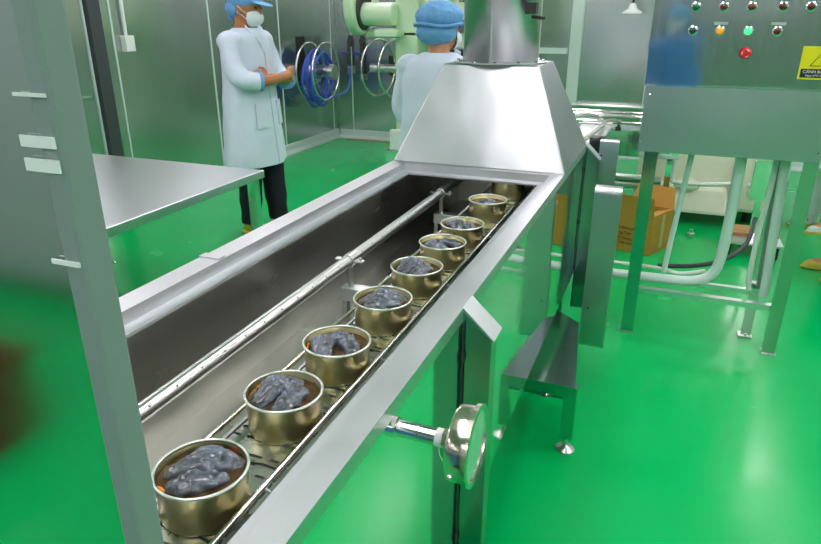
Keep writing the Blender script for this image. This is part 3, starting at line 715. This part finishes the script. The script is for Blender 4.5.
# ------------------------------------------------------------------ foreground cabinet edge on the left
t = empty('steel_cabinet', (-.8, .31, 0), 'upright stainless cabinet panel at the left edge close to camera', 'cabinet')
mk('door_panel', box(B(), (-1.25, .264, .2), (-.330, .284, 2.3)), 'door', t)
mk('edge_strip', box(B(), (-.330, .262, .2), (-.314, .285, 2.3)), 'seal', t, bevel=.003)
for x in (-1.2, -.345):
    mk('foot', box(B(), (x-.010, .265, 0), (x+.010, .283, .2)), 'pipe', t)

# behind the camera: unseen cabinet and crate, added for the polished steel to mirror
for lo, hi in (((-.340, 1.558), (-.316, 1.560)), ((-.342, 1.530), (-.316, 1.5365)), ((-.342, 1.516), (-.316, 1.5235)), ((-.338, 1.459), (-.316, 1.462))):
    mk('light_patch_plate', box(B(), (lo[0], .2605, lo[1]), (hi[0], .262, hi[1])), 'white', t)  # added white plates stand in for light patches on the panel
t = empty('added_cabinet', (-3.2, -2.6, 0), 'large grey cabinet added behind the camera for steel to reflect', 'cabinet')
mk('body', box(B(), (-4.2, -3.1, .1), (-1.9, -2.0, 1.9)), 'added_grey', t, bevel=.01)
for i in range(2):
    mk('door', box(B(), (-4.15+i*1.14, -2.0, .15), (-3.06+i*1.12, -1.98, 1.85)), 'added_grey', t)
for x in (-4.1, -2.0):
    for y in (-3.0, -2.1): mk('foot', box(B(), (x-.03, y-.03, 0), (x+.03, y+.03, .1)), 'pipe', t)
t = empty('added_crate', (-2.4, -.75, 0), 'dark red crate added behind the camera for steel to reflect', 'crate')
bm = B(); box(bm, (-2.95, -1.0, 0), (-2.25, -.55, .03))
for a in ((-2.95, -1.0, .03, -2.25, -.97, .36), (-2.95, -.58, .03, -2.25, -.55, .36), (-2.95, -.97, .03, -2.92, -.58, .36), (-2.28, -.97, .03, -2.25, -.58, .36)): box(bm, a[:3], a[3:])
mk('crate_body', bm, 'red', t)
bm = B(); box(bm, (-2.98, -1.03, .345), (-2.22, -1.0, .37)); box(bm, (-2.98, -.55, .345), (-2.22, -.52, .37)); mk('crate_lip', bm, 'red', t)

# ------------------------------------------------------------------ people
def person(name, loc, face, label, arms, coat='coat', shoe='shoe', trouser='trouser', skin='skin', scale=1., cap_style='bouffant', stance=(0, 0), coat_end=.5, mask=True, girth=1., sleeve=.55, legs_wide=.1, headturn=0, headtilt=0):
    """faces +Y locally, rotated by face about z"""
    t = empty(name, loc, label, 'person', rz=face)
    t.scale = (scale*girth, scale*girth, scale)
    V = Vector
    hc = V((0, .02, 1.545)); hr = Matrix.Rotation(headturn, 3, 'Z') @ Matrix.Rotation(headtilt, 3, 'X')
    def H(p): return hc+hr @ V(p)
    bm = B()
    ellipsoid(bm, hc+V((0, 0, .02)), (.074, .092, .095), hr, 24, 16); ellipsoid(bm, H((0, .022, -.05)), (.056, .066, .062), hr, 20, 12)
    ellipsoid(bm, H((0, .095, -.015)), (.013, .018, .022), hr, 12, 8)
    ellipsoid(bm, H((0, .088, -.055)), (.024, .012, .010), hr, 12, 8)
    for s in (-1, 1): ellipsoid(bm, H((s*.076, -.005, -.005)), (.010, .018, .030), hr, 12, 8)
    tube(bm, [(0, -.01, 1.36), (0, 0, 1.46), H((0, -.01, -.03))], [.062, .052, .052], 18)
    def ell(z, rx, ry, cy=0, n=28): return [V((rx*math.cos(2*PI*k/n), cy+ry*math.sin(2*PI*k/n), z)) for k in range(n)]
    loft(bm, [ell(1.41, .06, .05), ell(1.38, .13, .07), ell(1.33, .165, .09), ell(1.2, .155, .10), ell(1.05, .135, .09), ell(.92, .155, .105), ell(.84, .14, .1)])
    hips = []
    for s in (-1, 1):
        fx = s*legs_wide; fy = stance[0 if s < 0 else 1]
        tube(bm, smoothpath([(s*.08, 0, .88), (s*.09, fy*.45+.015, .48), (fx, fy-.01, .10)]), [.082-.0022*i for i in range(13)] if False else [.082+(.040-.082)*i/12 for i in range(13)], 16)
        ellipsoid(bm, (fx, fy+.045, .045), (.038, .105, .032))
    for A, tip in arms:
        pts = smoothpath(A, 5); n = len(pts)
        tube(bm, pts, [.046+(.026-.046)*i/(n-1) for i in range(n)], 14)
        e = V(A[-1]); d = (V(A[-1])-V(A[-2])).normalized(); sd = d.cross(V(tip)).normalized(); up = V(tip).normalized()
        palm = e+d*.045
        rot = Matrix((d, sd, up)).transposed()
        ellipsoid(bm, palm, (.048, .040, .016), rot, 14, 8)
        for k, ln in enumerate((.062, .072, .068, .054)):
            b0 = e+d*.075+sd*(.027-.018*k)
            tube(bm, [b0-d*.01, b0+d*ln*.5-up*.006, b0+d*ln*.9-up*.024, b0+d*ln-up*.036], [.0095, .0088, .008, .0065], 8)
        b0 = e+d*.02+sd*.034; tube(bm, [b0, b0+sd*.024+d*.022, b0+sd*.028+d*.048-up*.008], [.0115, .0105, .0085], 8)
    bm = voxel(bm, .0065, 3); mk('body', bm, skin, t, smooth=180, local=True)
    for s in (-1, 1):
        bm = B(); ellipsoid(bm, H((s*.030, .083, .012)), (.013, .008, .007), hr, 12, 8); mk('eye', bm, 'eye', t, smooth=180, local=True)
    # hair under the cap edge
    bm = B(); ellipsoid(bm, H((0, -.012, .022)), (.0775, .088, .084), hr, 20, 14)
    bmesh.ops.bisect_plane(bm, geom=bm.verts[:]+bm.edges[:]+bm.faces[:], plane_co=H((0, .045, 0)), plane_no=hr @ V((0, 1, -.4)), clear_outer=True)
    mk('hair', bm, 'eye', t, smooth=180, local=True)
    # trousers
    bm = B()
    loft(bm, [ell(.94, .165, .115), ell(.84, .16, .12)])
    for s in (-1, 1):
        fx = s*legs_wide; fy = stance[0 if s < 0 else 1]
        p = smoothpath([(s*.078, 0, .90), (s*.09, fy*.45+.01, .48), (fx, fy-.01, .085)]); n = len(p)
        tube(bm, p, [.098+(.062-.098)*i/(n-1)+.004*math.sin(i*2.3) for i in range(n)], 18)
    bm = voxel(bm, .010, 4); mk('trousers', bm, trouser, t, smooth=180, local=True)
    # shoes
    for s in (-1, 1):
        fx = s*legs_wide; fy = stance[0 if s < 0 else 1]
        bm = B()
        loft(bm, [[V((fx+.047*math.cos(a)*(1 if math.sin(a) < 0 else .95), fy+.05+.142*math.sin(a), z*1)) for a in [2*PI*k/24 for k in range(24)]] for z in (0.002, .018)])
        if shoe == 'boot':
            tube(bm, [(fx, fy-.01, .03), (fx, fy-.01, .15), (fx, fy-.005, .34)], [.06, .056, .07], 18)
        ellipsoid(bm, (fx, fy+.06, .03), (.042, .118, .042)); ellipsoid(bm, (fx, fy-.01, .055), (.044, .06, .045))
        bm = voxel(bm, .006, 3); so = mk('shoe', bm, shoe, t, smooth=180, local=True)
        if shoe == 'boot':
            bm = B(); loft(bm, [[V((fx+.05*math.cos(a), fy+.05+.146*math.sin(a), z)) for a in [2*PI*k/24 for k in range(24)]] for z in (0, .02)]); mk('sole', bm, 'shoe', so, local=True)
    # coat
    prof = [(1.425, .085, .07), (1.405, .125, .085), (1.375, .185, .105), (1.32, .205, .122), (1.2, .2, .135), (1.08, .198, .138), (.95, .215, .148), (.8, .228, .158), (.65, .24, .168), (coat_end, .25, .175)]
    def rad(z):
        for (z1, a1, b1), (z0, a0, b0) in zip(prof, prof[1:]):
            if z0 <= z <= z1:
                u_ = (z-z0)/(z1-z0); return a0+(a1-a0)*u_, b0+(b1-b0)*u_
        return prof[-1][1:]
    def cp(z, th, off=0):
        a, b = rad(z); f = 1+.035*max(0, (1.15-z)/.6)*math.sin(th*7+3*math.sin(z*3))
        return V(((a*f+off)*math.cos(th), (b*f+off)*math.sin(th), z))
    zs = [1.425, 1.405, 1.375, 1.34]+[1.30-.05*i for i in range(int((1.30-coat_end)/.05)+1)]+[coat_end]
    bm = B(); loft(bm, [[cp(z, 2*PI*k/72) for k in range(72)] for z in zs])
    for A, tip in arms:
        p = smoothpath(A, 5); n = len(p); m_ = max(3, int(n*sleeve)+1)
        tube(bm, p[:m_], [.066+(.060-.066)*i/(m_-1)+.003*math.sin(i*2.5) for i in range(m_)], 18)
        ellipsoid(bm, A[0], (.074, .078, .068))
    bm = voxel(bm, .009, 4)
    for v in bm.verts:
        v.co += v.co.normalized()*0+Vector((noise.noise(v.co*9), noise.noise(v.co*9+Vector((5, 0, 0))), 0))*.008
    c = mk('lab_coat', bm, coat, t, smooth=180, local=True)
    for A, tip in arms:
        p = smoothpath(A, 5); n = len(p); m_ = max(3, int(n*sleeve)+1)
        bm = B(); tube(bm, [p[m_-1]-(p[m_-1]-p[m_-2])*.4, p[m_-1]+(p[m_-1]-p[m_-2])*.35], [.063, .061], 20); mk('cuff', bm, 'cuff' if coat == 'coat' else coat, c, smooth=50, local=True)
    # front placket, pocket, collar lapels
    bm = B(); th0 = PI/2
    def patch(bm, z0, z1, ta, tb, off=.006, nz=10, nt=6):
        g = [[cp(z0+(z1-z0)*i/nz, ta+(tb-ta)*j/nt, off+.004) for j in range(nt+1)] for i in range(nz+1)]
        h2 = [[cp(z0+(z1-z0)*i/nz, ta+(tb-ta)*j/nt, off-.008) for j in range(nt+1)] for i in range(nz+1)]
        G = [[bm.verts.new(q) for q in r_] for r_ in g]; K = [[bm.verts.new(q) for q in r_] for r_ in h2]
        for i in range(nz):
            for j in range(nt):
                bm.faces.new((G[i][j], G[i][j+1], G[i+1][j+1], G[i+1][j])); bm.faces.new((K[i][j], K[i+1][j], K[i+1][j+1], K[i][j+1]))
        for i in range(nz):
            for j in (0, nt): bm.faces.new((G[i][j], G[i+1][j], K[i+1][j], K[i][j]))
        for j in range(nt):
            for i in (0, nz): bm.faces.new((G[i][j], G[i][j+1], K[i][j+1], K[i][j]))
    patch(bm, 1.28, coat_end+.01, PI/2-.10, PI/2+.06); mk('placket', bm, coat, c, smooth=40, local=True)
    for s in (-1, 1):
        bm = B(); ta = PI/2-s*.45; patch(bm, .95, .79, ta-.28, ta+.28, .008); mk('pocket', bm, coat, c, smooth=40, local=True)
        bm = B(); plate(bm, (s*.062, .045, 1.445), (s*.012, .128, 1.27), (s*.048, .130, 1.33), (s*.088, .06, 1.43), .005); mk('lapel', bm, coat, c, local=True)
    if mask:
        bm = B(); ellipsoid(bm, H((0, .046, -.052)), (.066, .068, .058), hr, 24, 16)
        bmesh.ops.bisect_plane(bm, geom=bm.verts[:]+bm.edges[:]+bm.faces[:], plane_co=H((0, .045, 0)), plane_no=hr @ V((0, -1, 0)), clear_outer=True)
        mk_ = mk('face_mask', bm, 'mask', t, smooth=180, local=True)
        for s in (-1, 1):
            bm = B(); tube(bm, [H((s*.060, .05, -.03)), H((s*.078, .02, -.01)), H((s*.083, -.005, .015))], .002, 6); tube(bm, [H((s*.083, -.005, .015)), H((s*.083, -.005, -.03)), H((s*.074, .02, -.04)), H((s*.058, .05, -.07))], .002, 6)
            mk('ear_loop', bm, 'mask', mk_, local=True)
    bm = B()
    if cap_style == 'bill':
        ellipsoid(bm, H((0, -.015, .055)), (.093, .108, .072), hr, 28, 18); ellipsoid(bm, H((0, -.055, -.005)), (.088, .068, .06), hr, 24, 14)
        bm = voxel(bm, .006, 2)
        cpo = mk('cap', bm, 'cap', t, smooth=180, local=True)
        bm = B(); ellipsoid(bm, H((0, .105, .042)), (.072, .065, .008), hr @ Matrix.Rotation(-.18, 3, 'X'), 24, 10); mk('bill', bm, 'cap', cpo, smooth=180, local=True)
        bm = B(); ellipsoid(bm, H((0, -.10, -.06)), (.02, .015, .028), hr); mk('tie', bm, 'cap', cpo, smooth=180, local=True)
    else:
        ellipsoid(bm, H((0, -.015, .065)), (.112, .125, .085), hr, 28, 18); ellipsoid(bm, H((0, -.035, -.012)), (.102, .10, .072), hr, 28, 16)
        for v in bm.verts: v.co += (v.co-hc).normalized()*.006*noise.noise(v.co*45)
        bm = voxel(bm, .006, 2); cpo = mk('cap', bm, 'cap', t, smooth=180, local=True)
        bm = B(); tube(bm, [H((.112*math.cos(a), -.022+.118*math.sin(a), .025+.006*math.sin(3*a))) for a in [2*PI*k/32 for k in range(32)]], .009, 8, closed=True); mk('elastic_band', bm, 'cuff', cpo, smooth=180, local=True)
    return t

crossed = [([(-.175, 0, 1.345), (-.23, .05, 1.14), (-.19, .15, 1.075), (-.05, .20, 1.10), (.06, .175, 1.115)], (0, 1, .2)),
           ([(.175, 0, 1.345), (.23, .06, 1.15), (.2, .16, 1.10), (.06, .25, 1.115), (-.06, .235, 1.13)], (0, 1, .2))]
forward = [([(-.175, 0, 1.345), (-.24, .03, 1.12), (-.22, .08, 1.04), (-.19, .28, 1.06), (-.17, .34, 1.07)], (0, 0, 1)),
           ([(.175, 0, 1.345), (.24, .03, 1.12), (.22, .08, 1.04), (.19, .28, 1.06), (.17, .34, 1.07)], (0, 0, 1))]
down = [([(-.175, 0, 1.345), (-.215, 0, 1.1), (-.225, .02, 1.0), (-.225, .07, .82)], (-1, 0, 0)),
        ([(.175, 0, 1.345), (.215, 0, 1.1), (.225, .02, 1.0), (.225, .07, .82)], (1, 0, 0))]
# facing +X means rotating +Y by -90 degrees
person('person', (-2.90, 4.12, 0), math.radians(-86), 'standing person in pale coat and blue billed cap, arms crossed', crossed, scale=1.06, cap_style='bill', stance=(.10, -.02), coat_end=.52, girth=1.12, headtilt=-.12, legs_wide=.075)
person('person', (-1.235, 3.55, 0), math.radians(-14), 'person seen from behind in white coat and puffy blue cap', forward, scale=.985, skin='skin2', sleeve=.8, headturn=-.25, girth=1.13, coat_end=.45)
person('person', (1.22, 5.8, 0), math.radians(120), 'person in white boots standing behind control cabinet', down, shoe='boot', trouser='boot', skin='skin2', sleeve=.8, coat_end=.5)
person('person', (1.15, 4.66, 0), math.radians(92), 'person in yellow patterned shoes at right edge', down, skin='skin2', sleeve=.8, stance=(-.07, 0), legs_wide=.13)
person('person', (-.08, -.42, 0), math.radians(15), 'person in blue gown standing behind the camera', down, coat='gown', skin='skin', sleeve=.9, coat_end=.4)

# ------------------------------------------------------------------ world and output
w = bpy.data.worlds.new('world'); S.world = w; w.use_nodes = True
w.node_tree.nodes['Background'].inputs[0].default_value = (.5, .55, .55, 1); w.node_tree.nodes['Background'].inputs[1].default_value = .1
S.view_settings.view_transform = 'Standard'; S.view_settings.look = 'None'
S.view_settings.gamma = 1; S.view_settings.use_curve_mapping = False
S.view_settings.exposure = -.02
